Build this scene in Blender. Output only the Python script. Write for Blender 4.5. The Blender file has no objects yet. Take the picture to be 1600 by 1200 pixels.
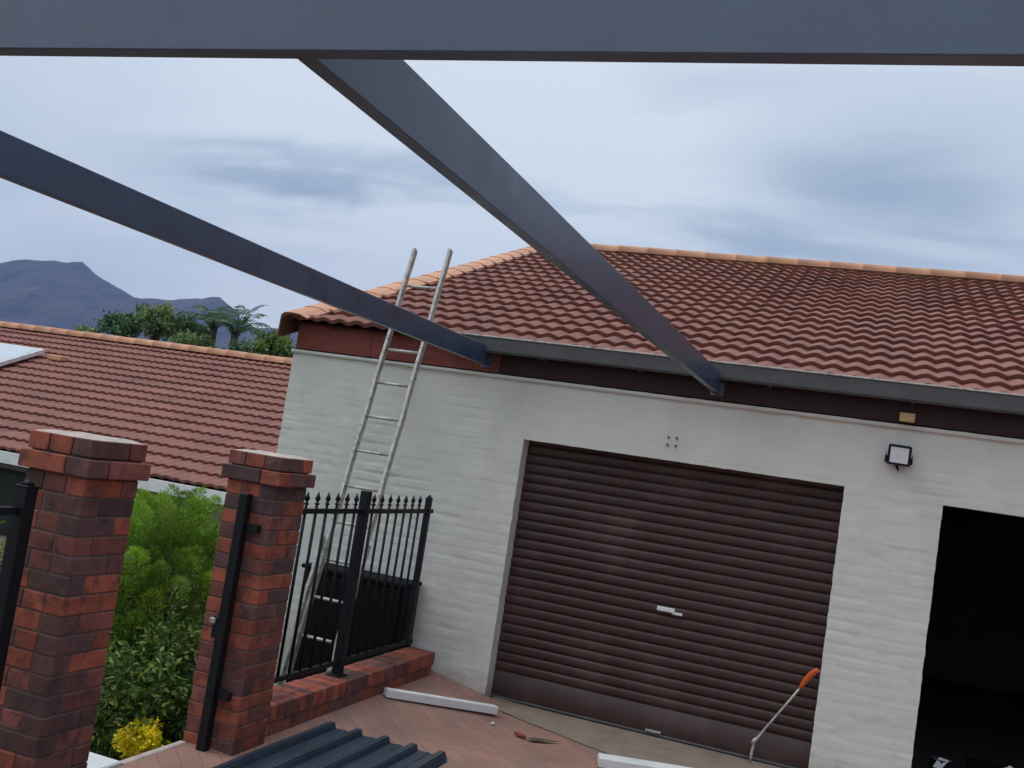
import bpy, math, random
from mathutils import Vector, Matrix, noise
R = random.Random(7)
S = bpy.context.scene
C = S.collection
PI = math.pi
# ------------------------------------------------------------------ camera
cd = bpy.data.cameras.new('camera'); cam = bpy.data.objects.new('camera', cd); C.objects.link(cam)
cr = Vector((0.93302958, 0.32617942, 0.15186434)); cu = Vector((-0.11881193, -0.11909113, 0.98574897)); cf = Vector((-0.33961673, 0.93777625, 0.07236154))
m = Matrix((cr, cu, -cf)).transposed().to_4x4(); m.translation = Vector((0, -7.809, 1.9649)); cam.matrix_world = m
cd.sensor_width = 36; cd.lens = 1570.43/1600*36; cd.clip_start = .05; cd.clip_end = 20000
S.camera = cam
# ------------------------------------------------------------------ sky and light
SUN_EL, SUN_AZ = math.radians(55), math.radians(250)       # azimuth measured clockwise from +Y
W = bpy.data.worlds.new('World'); S.world = W; W.use_nodes = True
nt = W.node_tree; N = nt.nodes; L = nt.links; N.clear()
def nd(tree, typ, **k):
    n = tree.nodes.new(typ)
    for a, b in k.items():
        if a == 'inp':
            for q, v in b.items(): n.inputs[q].default_value = v
        else: setattr(n, a, b)
    return n
out = nd(nt, 'ShaderNodeOutputWorld'); bg = nd(nt, 'ShaderNodeBackground', inp={'Strength': 0.10}); L.new(bg.outputs[0], out.inputs[0])
sky = nd(nt, 'ShaderNodeTexSky'); sky.sky_type = 'NISHITA'; sky.sun_disc = False
sky.sun_elevation = SUN_EL; sky.sun_rotation = SUN_AZ; sky.air_density = 1.5; sky.dust_density = 3
tc = nd(nt, 'ShaderNodeTexCoord'); sp = nd(nt, 'ShaderNodeSeparateXYZ'); L.new(tc.outputs['Generated'], sp.inputs[0])
def mth(tree, op, a, b=None, c=None, clamp=False):
    n = tree.nodes.new('ShaderNodeMath'); n.operation = op; n.use_clamp = clamp
    for i, v in enumerate((a, b, c)):
        if v is None: continue
        if isinstance(v, (int, float)): n.inputs[i].default_value = v
        else: tree.links.new(v, n.inputs[i])
    return n.outputs[0]
za = mth(nt, 'ADD', mth(nt, 'MAXIMUM', sp.outputs[2], 0.0), 0.16)
cx = mth(nt, 'DIVIDE', sp.outputs[0], za); cy = mth(nt, 'DIVIDE', sp.outputs[1], za)
cb = nd(nt, 'ShaderNodeCombineXYZ'); L.new(cx, cb.inputs[0]); L.new(cy, cb.inputs[1])
mp = nd(nt, 'ShaderNodeMapping', inp={'Location': (3.1, 1.7, 0), 'Rotation': (0, 0, .35), 'Scale': (.55, 1.05, 1)}); L.new(cb.outputs[0], mp.inputs[0])
n1 = nd(nt, 'ShaderNodeTexNoise', inp={'Scale': 1.1, 'Detail': 7, 'Roughness': .5, 'Distortion': .5}); L.new(mp.outputs[0], n1.inputs[0])
n2 = nd(nt, 'ShaderNodeTexNoise', inp={'Scale': .45, 'Detail': 3, 'Roughness': .5, 'Distortion': .2}); L.new(mp.outputs[0], n2.inputs[0])
mix = mth(nt, 'ADD', mth(nt, 'MULTIPLY', n1.outputs[0], .65), mth(nt, 'MULTIPLY', n2.outputs[0], .35))
# heavier grey-blue bank towards the right of the garage, brighter towards the left horizon
# cloud banks at fixed places in the sky: a long streak over the mountain and a heavy patch over the garage
yy = mth(nt, 'MAXIMUM', sp.outputs[1], 0.05); uu = mth(nt, 'DIVIDE', sp.outputs[0], yy); vv = mth(nt, 'DIVIDE', sp.outputs[2], yy)
n3 = nd(nt, 'ShaderNodeTexNoise', inp={'Scale': 2.6, 'Detail': 6, 'Roughness': .55, 'Distortion': .8}); L.new(mp.outputs[0], n3.inputs[0])
wob = mth(nt, 'ADD', mth(nt, 'MULTIPLY_ADD', n1.outputs[0], .16, -.08), mth(nt, 'MULTIPLY_ADD', n3.outputs[0], .10, -.05))
def bank(u0, v0, su, sv, slope, amt):
    du = mth(nt, 'ADD', uu, -u0); dv = mth(nt, 'ADD', mth(nt, 'ADD', mth(nt, 'ADD', vv, -v0), wob), mth(nt, 'MULTIPLY', du, -slope))
    a = mth(nt, 'POWER', mth(nt, 'ABSOLUTE', mth(nt, 'DIVIDE', du, su)), 2); b_ = mth(nt, 'POWER', mth(nt, 'ABSOLUTE', mth(nt, 'DIVIDE', dv, sv)), 2)
    return mth(nt, 'MULTIPLY', mth(nt, 'EXPONENT', mth(nt, 'MULTIPLY', mth(nt, 'ADD', a, b_), -1)), amt)
tot = mth(nt, 'MULTIPLY_ADD', mix, 1.25, -.26)
for bk in ((-.70,.288,.22,.022,-.06,.34),(-.45,.268,.2,.018,-.02,.22),(-.03,.30,.15,.040,-.05,.36),(.06,.36,.20,.07,0,.26),(-.20,.40,.16,.04,0,.20),(-.12,.255,.12,.016,-.1,.22),(-.75,.37,.3,.04,0,.08),(-.32,.335,.10,.02,0,-.12),(-.25,.285,.10,.015,0,-.10),(-.50,.225,.3,.025,0,-.15)): tot = mth(nt, 'ADD', tot, bank(*bk))
rp = nd(nt, 'ShaderNodeValToRGB'); L.new(tot, rp.inputs[0])
e = rp.color_ramp.elements
e[0].position = .28; e[0].color = (6.9, 7.6, 8.3, 1)
e[1].position = .80; e[1].color = (2.9, 3.8, 5.1, 1)
q = e.new(.45); q.color = (5.7, 6.5, 7.4, 1)
q = e.new(.62); q.color = (4.0, 4.85, 5.95, 1)
mx = nd(nt, 'ShaderNodeMix', data_type='RGBA'); mx.inputs[0].default_value = .93
L.new(sky.outputs[0], mx.inputs[6]); L.new(rp.outputs[0], mx.inputs[7]); 
# unseen sky on the right dimmed, added to darken right-facing sides and right wall
dk = nd(nt, 'ShaderNodeMapRange', inp={'From Min': .12, 'From Max': .75, 'To Min': 1.03, 'To Max': .33}); dk.interpolation_type = 'SMOOTHSTEP'; L.new(sp.outputs[0], dk.inputs[0])
sc_ = nd(nt, 'ShaderNodeVectorMath', operation='SCALE'); L.new(mx.outputs[2], sc_.inputs[0]); zb = nd(nt, 'ShaderNodeMapRange', inp={'From Min': .40, 'From Max': .95, 'To Min': 1.0, 'To Max': 2.1}); zb.interpolation_type = 'SMOOTHSTEP'; L.new(sp.outputs[2], zb.inputs[0])   # overcast sky is brightest overhead
L.new(mth(nt, 'MULTIPLY', dk.outputs[0], zb.outputs[0]), sc_.inputs['Scale']); L.new(sc_.outputs[0], bg.inputs[0])
sd = bpy.data.lights.new('sun', 'SUN'); sd.energy = .6; sd.angle = math.radians(25); sd.color = (1, .96, .9)
so = bpy.data.objects.new('sun', sd); C.objects.link(so)
sv = Vector((math.sin(SUN_AZ)*math.cos(SUN_EL), math.cos(SUN_AZ)*math.cos(SUN_EL), math.sin(SUN_EL)))
so.rotation_euler = sv.to_track_quat('Z', 'Y').to_euler()
S.view_settings.view_transform = 'Standard'; S.view_settings.look = 'None'; S.view_settings.exposure = 0.2; S.view_settings.gamma = 1
S.render.engine = 'CYCLES'; S.cycles.max_bounces = 6; S.cycles.volume_bounces = 0
# ------------------------------------------------------------------ helpers
class MB:
    def __init__(s): s.v = []; s.f = []; s.c = []; s.sm = []
    def add(s, vs, fs, col=None, smooth=False):
        o = len(s.v); s.v.extend([tuple(v) for v in vs])
        for f in fs: s.f.append(tuple(i+o for i in f)); s.c.append(col or (1, 1, 1)); s.sm.append(smooth)
    def box(s, a, b, col=None, bev=0, mat=None):
        x0, y0, z0 = a; x1, y1, z1 = b
        if bev <= 0:
            vs = [(x0,y0,z0),(x1,y0,z0),(x1,y1,z0),(x0,y1,z0),(x0,y0,z1),(x1,y0,z1),(x1,y1,z1),(x0,y1,z1)]
            fs = [(0,3,2,1),(4,5,6,7),(0,1,5,4),(1,2,6,5),(2,3,7,6),(3,0,4,7)]
        else:
            vs = []; fs = []; t = bev; idx = {}
            lo = (x0,y0,z0); hi = (x1,y1,z1)
            for cz in (0,1):
                for cy_ in (0,1):
                    for cx_ in (0,1):
                        cc = (cx_,cy_,cz); p = [hi[k] if cc[k] else lo[k] for k in range(3)]
                        for ax in range(3):
                            w = [p[k] + (0 if k == ax else (-t if cc[k] else t)) for k in range(3)]
                            idx[(cc,ax)] = len(vs); vs.append(tuple(w))
            def g(c3, ax): return idx[(tuple(c3), ax)]
            for ax in range(3):
                a1, a2 = (ax+1) % 3, (ax+2) % 3
                for sd_ in (0,1):
                    q = []
                    for u, w in ((0,0),(1,0),(1,1),(0,1)):
                        c3 = [0,0,0]; c3[ax] = sd_; c3[a1] = u; c3[a2] = w; q.append(g(c3, ax))
                    fs.append(tuple(q) if sd_ else tuple(reversed(q)))
                for u in (0,1):
                    for w in (0,1):
                        c0 = [0,0,0]; c1 = [0,0,0]; c0[a1] = c1[a1] = u; c0[a2] = c1[a2] = w; c1[ax] = 1
                        q = [g(c0,a1), g(c1,a1), g(c1,a2), g(c0,a2)]
                        fs.append(tuple(q) if (u == w) else tuple(reversed(q)))
            for cc in [(i,j,k) for i in (0,1) for j in (0,1) for k in (0,1)]:
                q = [g(cc,0), g(cc,1), g(cc,2)]
                fs.append(tuple(q) if sum(cc) % 2 else tuple(reversed(q)))
        if mat: vs = [mat @ Vector(v) for v in vs]
        s.add(vs, fs, col)
    def bar(s, p, q, w, h, col=None, up=(0,0,1), bev=0):
        p = Vector(p); q = Vector(q); d = (q-p); ln = d.length; d.normalize()
        x = d.cross(Vector(up)); x.normalize(); z = x.cross(d)
        M = Matrix((x, d, z)).transposed().to_4x4(); M.translation = p
        s.box((-w/2, 0, -h/2), (w/2, ln, h/2), col, bev, M)
    def tube(s, pts, rad, n=10, col=None, cap=True):
        pts = [Vector(p) for p in pts]; rings = []
        rr = rad if isinstance(rad, (list, tuple)) else [rad]*len(pts)
        vs = []; fs = []
        ref = Vector((0,0,1)) if abs((pts[-1]-pts[0]).normalized().z) < .9 else Vector((0,1,0))
        for i, p in enumerate(pts):
            t = (pts[min(i+1,len(pts)-1)] - pts[max(i-1,0)]).normalized()
            x = t.cross(ref).normalized(); y = t.cross(x)
            for k in range(n):
                a = 2*PI*k/n; vs.append(p + x*math.cos(a)*rr[i] + y*math.sin(a)*rr[i])
        for i in range(len(pts)-1):
            for k in range(n):
                k2 = (k+1) % n; fs.append((i*n+k, i*n+k2, (i+1)*n+k2, (i+1)*n+k))
        if cap: fs.append(tuple(range(n-1,-1,-1))); fs.append(tuple((len(pts)-1)*n+k for k in range(n)))
        s.add(vs, fs, col, True)
    def build(s, name, mat, parent=None, smooth=None):
        me = bpy.data.meshes.new(name); me.from_pydata(s.v, [], s.f)
        me.polygons.foreach_set('use_smooth', s.sm if smooth is None else [smooth]*len(s.f))
        ca = me.color_attributes.new('Col', 'FLOAT_COLOR', 'CORNER')
        data = []
        for p, c_ in zip(s.f, s.c): data.extend(list(c_)[:3]*0 + [c_[0], c_[1], c_[2], 1.0]*len(p))
        ca.data.foreach_set('color', data)
        me.materials.append(mat); me.validate(); me.update()
        o = bpy.data.objects.new(name, me); C.objects.link(o)
        if parent: o.parent = parent; o.matrix_parent_inverse = Matrix.Translation(-parent.location)
        return o
def tag(o, label, cat, group=None):
    o['label'] = label; o['category'] = cat
    if group: o['group'] = group
    return o
def empty(name, loc, label, cat, group=None):
    o = bpy.data.objects.new(name, None); C.objects.link(o); o.location = loc; o.empty_display_size = .2
    return tag(o, label, cat, group)
def struct(o): o['kind'] = 'structure'; return o
def nz(x, y, z, s=1): return noise.noise(Vector((x*s, y*s, z*s)))
# ------------------------------------------------------------------ materials
def material(name, col, rough=.7, metal=0, spec=.5, vary=.12, vscale=6, bump=0, bscale=40, usecol=False, stain=None, stain_amt=.4, stain_scale=2.5, stretch=(1,1,1), trans=0, bdist=.01, coat=0):
    m = bpy.data.materials.new(name); m.use_nodes = True; t = m.node_tree; b = t.nodes['Principled BSDF']
    b.inputs['Roughness'].default_value = rough; b.inputs['Metallic'].default_value = metal; b.inputs['Specular IOR Level'].default_value = spec
    if coat: b.inputs['Coat Weight'].default_value = coat; b.inputs['Coat Roughness'].default_value = .25
    tc = nd(t, 'ShaderNodeTexCoord'); mp = nd(t, 'ShaderNodeMapping', inp={'Scale': stretch}); t.links.new(tc.outputs['Object'], mp.inputs[0])
    n = nd(t, 'ShaderNodeTexNoise', inp={'Scale': vscale, 'Detail': 6, 'Roughness': .6}); t.links.new(mp.outputs[0], n.inputs[0])
    mr = nd(t, 'ShaderNodeMapRange', inp={'From Min': .3, 'From Max': .7, 'To Min': 1-vary, 'To Max': 1+vary}); t.links.new(n.outputs[0], mr.inputs[0])
    mul = nd(t, 'ShaderNodeVectorMath', operation='SCALE'); t.links.new(mr.outputs[0], mul.inputs['Scale'])
    rgb = nd(t, 'ShaderNodeRGB'); rgb.outputs[0].default_value = (*col, 1)
    src = rgb.outputs[0]
    if usecol:
        at = nd(t, 'ShaderNodeAttribute', attribute_name='Col')
        mm = nd(t, 'ShaderNodeVectorMath', operation='MULTIPLY'); t.links.new(src, mm.inputs[0]); t.links.new(at.outputs['Color'], mm.inputs[1]); src = mm.outputs[0]
    if stain:
        ns = nd(t, 'ShaderNodeTexNoise', inp={'Scale': stain_scale, 'Detail': 8, 'Roughness': .65}); t.links.new(mp.outputs[0], ns.inputs[0])
        r2 = nd(t, 'ShaderNodeMapRange', inp={'From Min': .5, 'From Max': .68, 'To Min': 0, 'To Max': stain_amt}); t.links.new(ns.outputs[0], r2.inputs[0])
        mx = nd(t, 'ShaderNodeMix', data_type='RGBA'); t.links.new(r2.outputs[0], mx.inputs[0]); t.links.new(src, mx.inputs[6]); mx.inputs[7].default_value = (*stain, 1); src = mx.outputs[2]
    t.links.new(src, mul.inputs[0]); t.links.new(mul.outputs[0], b.inputs['Base Color'])
    rr = nd(t, 'ShaderNodeMapRange', inp={'From Min': .3, 'From Max': .7, 'To Min': max(.02, rough-.08), 'To Max': min(1, rough+.08)}); t.links.new(n.outputs[0], rr.inputs[0]); t.links.new(rr.outputs[0], b.inputs['Roughness'])
    if bump:
        nb = nd(t, 'ShaderNodeTexNoise', inp={'Scale': bscale, 'Detail': 5, 'Roughness': .6}); t.links.new(mp.outputs[0], nb.inputs[0])
        bp = nd(t, 'ShaderNodeBump', inp={'Strength': bump, 'Distance': bdist}); t.links.new(nb.outputs[0], bp.inputs['Height']); t.links.new(bp.outputs[0], b.inputs['Normal'])
    if trans:
        tr = nd(t, 'ShaderNodeBsdfTranslucent'); t.links.new(mul.outputs[0], tr.inputs[0])
        ms = nd(t, 'ShaderNodeMixShader'); ms.inputs[0].default_value = trans
        t.links.new(b.outputs[0], ms.inputs[1]); t.links.new(tr.outputs[0], ms.inputs[2]); t.links.new(ms.outputs[0], t.nodes['Material Output'].inputs[0])
    return m
M = {}
M['steel'] = material('painted_steel', (.038,.066,.122), .32, 0, .95, .16, 5, .10, 160, stain=(.05,.07,.11), stain_amt=.35, stain_scale=4, coat=0)
M['wall'] = material('white_wall_paint', (.67,.648,.60), .85, 0, .3, .05, 3, .35, 60, stain=(.46,.46,.42), stain_amt=.45, stain_scale=1.3, bdist=.006)
M['tile'] = material('roof_tile', (1,1,1), .75, 0, .35, .16, 9, .3, 120, usecol=True, stain=(.13,.075,.058), stain_amt=.45, stain_scale=1.6, bdist=.004)
M['cap'] = material('terracotta_cap', (.60,.31,.19), .8, 0, .3, .14, 5, .3, 80, usecol=True, stain=(.34,.16,.10), stain_amt=.4, stain_scale=5, bdist=.004)
M['brick'] = material('face_brick', (1,1,1), .8, 0, .35, .30, 14, .5, 90, usecol=True, stain=(.06,.036,.038), stain_amt=.85, stain_scale=11, bdist=.004)
M['mortar'] = material('mortar', (.15,.115,.10), .9, 0, .2, .2, 20, .4, 100)
M['capmortar'] = material('pale_mortar', (.50,.40,.35), .9, 0, .2, .2, 14, .4, 80)
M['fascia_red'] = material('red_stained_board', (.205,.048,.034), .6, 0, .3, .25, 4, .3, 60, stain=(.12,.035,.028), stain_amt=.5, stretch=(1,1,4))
M['fascia_dark'] = material('dark_shaded_board', (.035,.014,.014), .6, 0, .3, .2, 4, .3, 60, stretch=(1,1,4))  # dark tone carries the gutter's shade on the right fascia
M['gutter'] = material('grey_gutter', (.095,.095,.10), .5, 0, .5, .15, 5, .1, 80, stain=(.10,.10,.10), stain_amt=.4)
M['door'] = material('brown_door_paint', (.047,.020,.017), .5, 0, .5, .10, 3, .1, 150, stain=(.15,.09,.085), stain_amt=.3, stain_scale=2)
M['alu'] = material('aluminium', (.50,.48,.44), .55, .35, .5, .25, 30, .2, 120, stain=(.15,.13,.12), stain_amt=.8, stain_scale=22)
M['black'] = material('black_paint', (.007,.008,.011), .5, 0, .28, .15, 10, .1, 100)
M['blackmatt'] = material('black_plastic', (.006,.0065,.0075), .85, 0, .15, .15, 10)
M['white'] = material('white_paint', (.74,.74,.73), .55, 0, .4, .05, 8, .1, 80, stain=(.5,.48,.44), stain_amt=.4, stain_scale=7)
M['concrete'] = material('concrete', (.27,.21,.16), .9, 0, .2, .14, 5, .4, 60, stain=(.16,.125,.10), stain_amt=.6, stain_scale=3)
M['sheet'] = material('dark_blue_sheet', (.020,.033,.052), .38, 0, .55, .15, 4, .05, 60, stain=(.10,.11,.12), stain_amt=.2, stain_scale=12)
M['glass_pale'] = material('pale_lens', (.74,.78,.80), .25, 0, .5, .03, 10)
M['wood'] = material('pale_timber', (.55,.36,.18), .7, 0, .3, .15, 20, stretch=(1,1,5))
M['orange'] = material('orange_plastic', (.62,.10,.02), .45, 0, .5, .1, 20)
M['redbrown'] = material('red_brown_scrap', (.25,.06,.03), .7, 0, .3, .2, 40)
M['bark'] = material('bark', (.10,.075,.055), .9, 0, .2, .3, 10, .5, 30)
M['leaf'] = material('leaf', (1,1,1), .55, 0, .4, .25, 5, usecol=True, trans=.25)
M['soil'] = material('soil_and_grass', (.085,.085,.045), .95, 0, .1, .3, .6, .4, 8, stain=(.05,.08,.025), stain_amt=.8, stain_scale=.5)
M['rock'] = material('mountain_rock', (.075,.062,.062), .95, 0, .1, .35, .004, .9, .012, stain=(.035,.04,.028), stain_amt=1.0, stain_scale=.006, bdist=60)
M['dark_room'] = material('shaded_plaster', (.05,.046,.042), .95, 0, .1, .2, 3)  # the unlit bay's darkness is put into this wall and floor colour
M['windowglass'] = material('window_glass', (.02,.03,.04), .08, 0, .8, .05, 3)
M['panel'] = material('pale_panel', (.50,.55,.60), .3, 0, .6, .06, 2)
M['housewall'] = material('cream_plaster', (.40,.37,.32), .9, 0, .2, .08, 3, .2, 30)
def add_splash(m):
    t = m.node_tree; b = t.nodes['Principled BSDF']; old = b.inputs['Base Color'].links[0].from_socket
    tc = [n for n in t.nodes if n.type == 'TEX_COORD'][0]; sp_ = nd(t, 'ShaderNodeSeparateXYZ'); t.links.new(tc.outputs['Object'], sp_.inputs[0])
    n_ = nd(t, 'ShaderNodeTexNoise', inp={'Scale': 7, 'Detail': 7, 'Roughness': .7}); t.links.new(tc.outputs['Object'], n_.inputs[0])
    h_ = mth(t, 'ADD', sp_.outputs[2], mth(t, 'MULTIPLY_ADD', n_.outputs[0], -.5, .25))
    r_ = nd(t, 'ShaderNodeMapRange', inp={'From Min': .02, 'From Max': .22, 'To Min': .55, 'To Max': 0.0}); t.links.new(h_, r_.inputs[0])
    mx_ = nd(t, 'ShaderNodeMix', data_type='RGBA'); t.links.new(r_.outputs[0], mx_.inputs[0]); t.links.new(old, mx_.inputs[6]); mx_.inputs[7].default_value = (.33,.25,.19,1)
    t.links.new(mx_.outputs[2], b.inputs['Base Color'])
add_splash(M['wall'])
# paving: herringbone-ish clay pavers, worn and dusty
def paving_material():
    m = material('clay_paving', (.32,.185,.145), .9, 0, .2, .16, 1.7, 0, 60, stain=(.20,.155,.125), stain_amt=.7, stain_scale=1.4)
    t = m.node_tree; b = t.nodes['Principled BSDF']; tc = [n for n in t.nodes if n.type == 'TEX_COORD'][0]
    mp = nd(t, 'ShaderNodeMapping', inp={'Rotation': (0,0,math.radians(45))}); t.links.new(tc.outputs['Object'], mp.inputs[0])
    br = nd(t, 'ShaderNodeTexBrick', inp={'Color1': (1.05,1.0,.98,1), 'Color2': (.90,.91,.93,1), 'Mortar': (.78,.78,.78,1), 'Scale': 1, 'Mortar Size': .004, 'Mortar Smooth': .6, 'Brick Width': .22, 'Row Height': .11, 'Bias': -.1}); t.links.new(mp.outputs[0], br.inputs[0])
    old = b.inputs['Base Color'].links[0].from_socket
    mm = nd(t, 'ShaderNodeVectorMath', operation='MULTIPLY'); t.links.new(old, mm.inputs[0]); t.links.new(br.outputs['Color'], mm.inputs[1]); t.links.new(mm.outputs[0], b.inputs['Base Color'])
    bp = nd(t, 'ShaderNodeBump', inp={'Strength': .5, 'Distance': .004}); bp.invert = True
    nb = nd(t, 'ShaderNodeTexNoise', inp={'Scale': 45, 'Detail': 6, 'Roughness': .7}); t.links.new(tc.outputs['Object'], nb.inputs[0])
    ad = mth(t, 'MULTIPLY_ADD', nb.outputs[0], 1.2, br.outputs['Fac']); t.links.new(ad, bp.inputs['Height']); t.links.new(bp.outputs[0], b.inputs['Normal'])
    return m
M['paving'] = paving_material()
# ------------------------------------------------------------------ ground
def gz(x):
    if x > -2.4: return 0.0
    if x > -3.1: return .14*(-2.4-x)/.7
    return .14
gx = [(-6000,-1.5),(-60,-1.45),(-8,-1.4),(-6.2,-1.15),(-5.2,-.5),(-4.2,-.22),(-3.75,-.16),(-3.45,-.08),(-3.3,.06),(-3.1,.10),(-2.4,-.04),(9,-.04),(60,-.04),(6000,-.04)]
gy = [-3000,-60,-12,-6,-4,-2,0,14,60,2000,6000]
b = MB(); n = len(gx)
b.add([(x,y,z) for y in gy for x,z in gx], [(j*n+i, j*n+i+1, (j+1)*n+i+1, (j+1)*n+i) for j in range(len(gy)-1) for i in range(n-1)])
struct(b.build('ground', M['soil'], smooth=True))
b = MB(); xs = [-3.32] + [-3.25+.1*i for i in range(9)] + [-2.4,-1,1,3,6,9]
xs = sorted(set(round(x,3) for x in xs)); ys = [-12,-9,-6,-4,-3,-2,-1,0.0]
n = len(xs)
b.add([(x,y,gz(x)-(0.0)) for y in ys for x in xs], [(j*n+i, j*n+i+1, (j+1)*n+i+1, (j+1)*n+i) for j in range(len(ys)-1) for i in range(n-1)])
n0 = len(b.v); b.add([(-3.32,-12,.14),(-3.32,0,.14),(-3.32,0,-.5),(-3.32,-12,-.5)], [(0,1,2,3)])
struct(b.build('driveway', M['paving']))
# concrete apron in front of the roller door, ragged front edge
b = MB(); P1 = []; 
for i in range(41):
    x = -2.62 + i*.16; yf = -.12 - .50*min(1,(i*.16)/1.15) - max(0,(i*.16-1.15))*.22 + .03*nz(x,3,1,3) + .012*nz(x,5,1,12)
    yf = max(yf, -1.15)
    P1.append((x,yf,.006+gz(x)*.6)); 
for i in range(40):
    a, c_ = P1[i], P1[i+1]
    b.add([a, c_, (c_[0],.40,.012), (a[0],.40,.012)], [(0,1,2,3)])
struct(b.build('concrete_apron', M['concrete']))
# ------------------------------------------------------------------ brickwork
def brick_col():
    r = R.random(); v = R.uniform(.75,1.2)
    if r < .40: c_ = (.33,.088,.052)
    elif r < .74: c_ = (.235,.078,.062)
    elif r < .92: c_ = (.15,.068,.062)
    else: c_ = (.12,.062,.06)
    return tuple(k*v for k in c_)
def course(b, cx_, cy_, w, z, h, odd):
    # one bonded course of a square pier, w = side
    hw = w/2; t = .106*w/.33; j = .007
    runs = [((-hw,-hw),(hw,-hw+t)), ((hw-t,-hw+t),(hw,hw)), ((-hw,hw-t),(hw-t,hw)), ((-hw,-hw+t),(-hw+t,hw-t))]
    if odd: runs = [((-hw,-hw),(-hw+t,hw-t)), ((-hw,hw-t),(hw,hw)), ((hw-t,-hw),(hw,hw-t)), ((-hw+t,-hw),(hw-t,-hw+t))]
    for (a, d) in runs:
        lx, ly = d[0]-a[0], d[1]-a[1]; n_ = 2 if max(lx,ly) > .26*w/.33 else 1
        fr = .66 if R.random() < .5 else .36
        cuts = [0,1] if n_ == 1 else [0,fr,1]
        for k in range(len(cuts)-1):
            if lx > ly: x0, x1, y0, y1 = a[0]+lx*cuts[k], a[0]+lx*cuts[k+1], a[1], d[1]
            else: x0, x1, y0, y1 = a[0], d[0], a[1]+ly*cuts[k], a[1]+ly*cuts[k+1]
            e_ = [R.uniform(-.0022,.0022) for _ in range(4)]
            b.box((cx_+x0+j/2+e_[0], cy_+y0+j/2+e_[1], z+j/2+R.uniform(-.001,.001)), (cx_+x1-j/2+e_[2], cy_+y1-j/2+e_[3], z+h-j/2), brick_col(), .004)
def pillar(cx_, cy_, label, z0=.115, n_=20):
    t = empty('brick_pillar', (cx_,cy_,0), label, 'pillar', 'face brick gate pillars')
    b = MB(); h = .083
    for k in range(-2, n_-2): course(b, cx_, cy_, .33, z0+k*h, h, k % 2)
    b.build('brickwork', M['brick'], t)
    b = MB(); course(b, cx_, cy_, .39, z0+(n_-2)*h, h, 0); course(b, cx_, cy_, .352, z0+(n_-1)*h, h, 1); b.build('corbelled_cap', M['brick'], t)
    b = MB(); b.box((cx_-.157,cy_-.157,z0-.15),(cx_+.157,cy_+.157,z0+n_*h-.006)); b.build('mortar_core', M['mortar'], t)
    b = MB(); zt = z0+n_*h
    g = 8; vs = []; fs = []
    for j in range(g+1):
        for i in range(g+1):
            x = -.165+.33*i/g; y = -.165+.33*j/g; ed = min(i,j,g-i,g-j)
            vs.append((cx_+x, cy_+y, zt-.004+(0 if ed == 0 else .012+.006*nz(x,y,cx_,14))))
    for j in range(g):
        for i in range(g): fs.append((j*(g+1)+i, j*(g+1)+i+1, (j+1)*(g+1)+i+1, (j+1)*(g+1)+i))
    b.add(vs, fs, None, True); b.build('mortar_topping', M['capmortar'], t)
    return t
pillar(-3.205, -2.775, 'red brick gate pillar nearer the garage, joined to the low wall')
pillar(-3.205, -4.235, 'red brick gate pillar at the left edge, nearest the camera')
# low wall with on-edge coping
t = empty('low_brick_wall', (-3.205,-1.3,.1), 'low red brick wall carrying the black fence panel beside the garage', 'wall')
b = MB(); h = .083
for k, z in enumerate((.045-.0, .128)):
    y = -2.60 + (.11 if k % 2 else 0)
    if k % 2: b.box((-3.315,-2.60,z+.004),(-3.095,-2.50,z+h-.004), brick_col(), .004)
    while y < -.13:
        y2 = min(y+.231, -.12)
        for xa, xb in ((-3.315,-3.209),(-3.201,-3.095)): b.box((xa,y+.0045,z+.004),(xb,y2-.0045,z+h-.004), brick_col(), .004)
        y = y2
b.build('brickwork', M['brick'], t)
b = MB(); y = -2.60
while y < -.15:
    o_ = R.uniform(-.003,.003); b.box((-3.322+o_,y+.004,.215),(-3.088+o_,y+.079,.318+R.uniform(-.002,.002)), brick_col(), .005); y += .083
b.build('coping', M['brick'], t)
b = MB(); b.box((-3.31,-2.59,.0),(-3.1,-.125,.308)); b.build('mortar_core', M['mortar'], t)
b = MB(); b.box((-3.37,-3.452,-.3),(-3.322,-2.95,.146), None, .006); tag(b.build('edging_strip', M['capmortar']), 'thin pale mortar edging along the paving between the pillars', 'edging')
# pale kerb behind the gate gap
b = MB(); b.box((-4.1,-3.75,-.45),(-3.34,-3.455,.152), None, .008); o = b.build('white_kerb', M['white']); tag(o, 'white painted kerb block at the foot of the gap between the two brick pillars', 'kerb')
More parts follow.
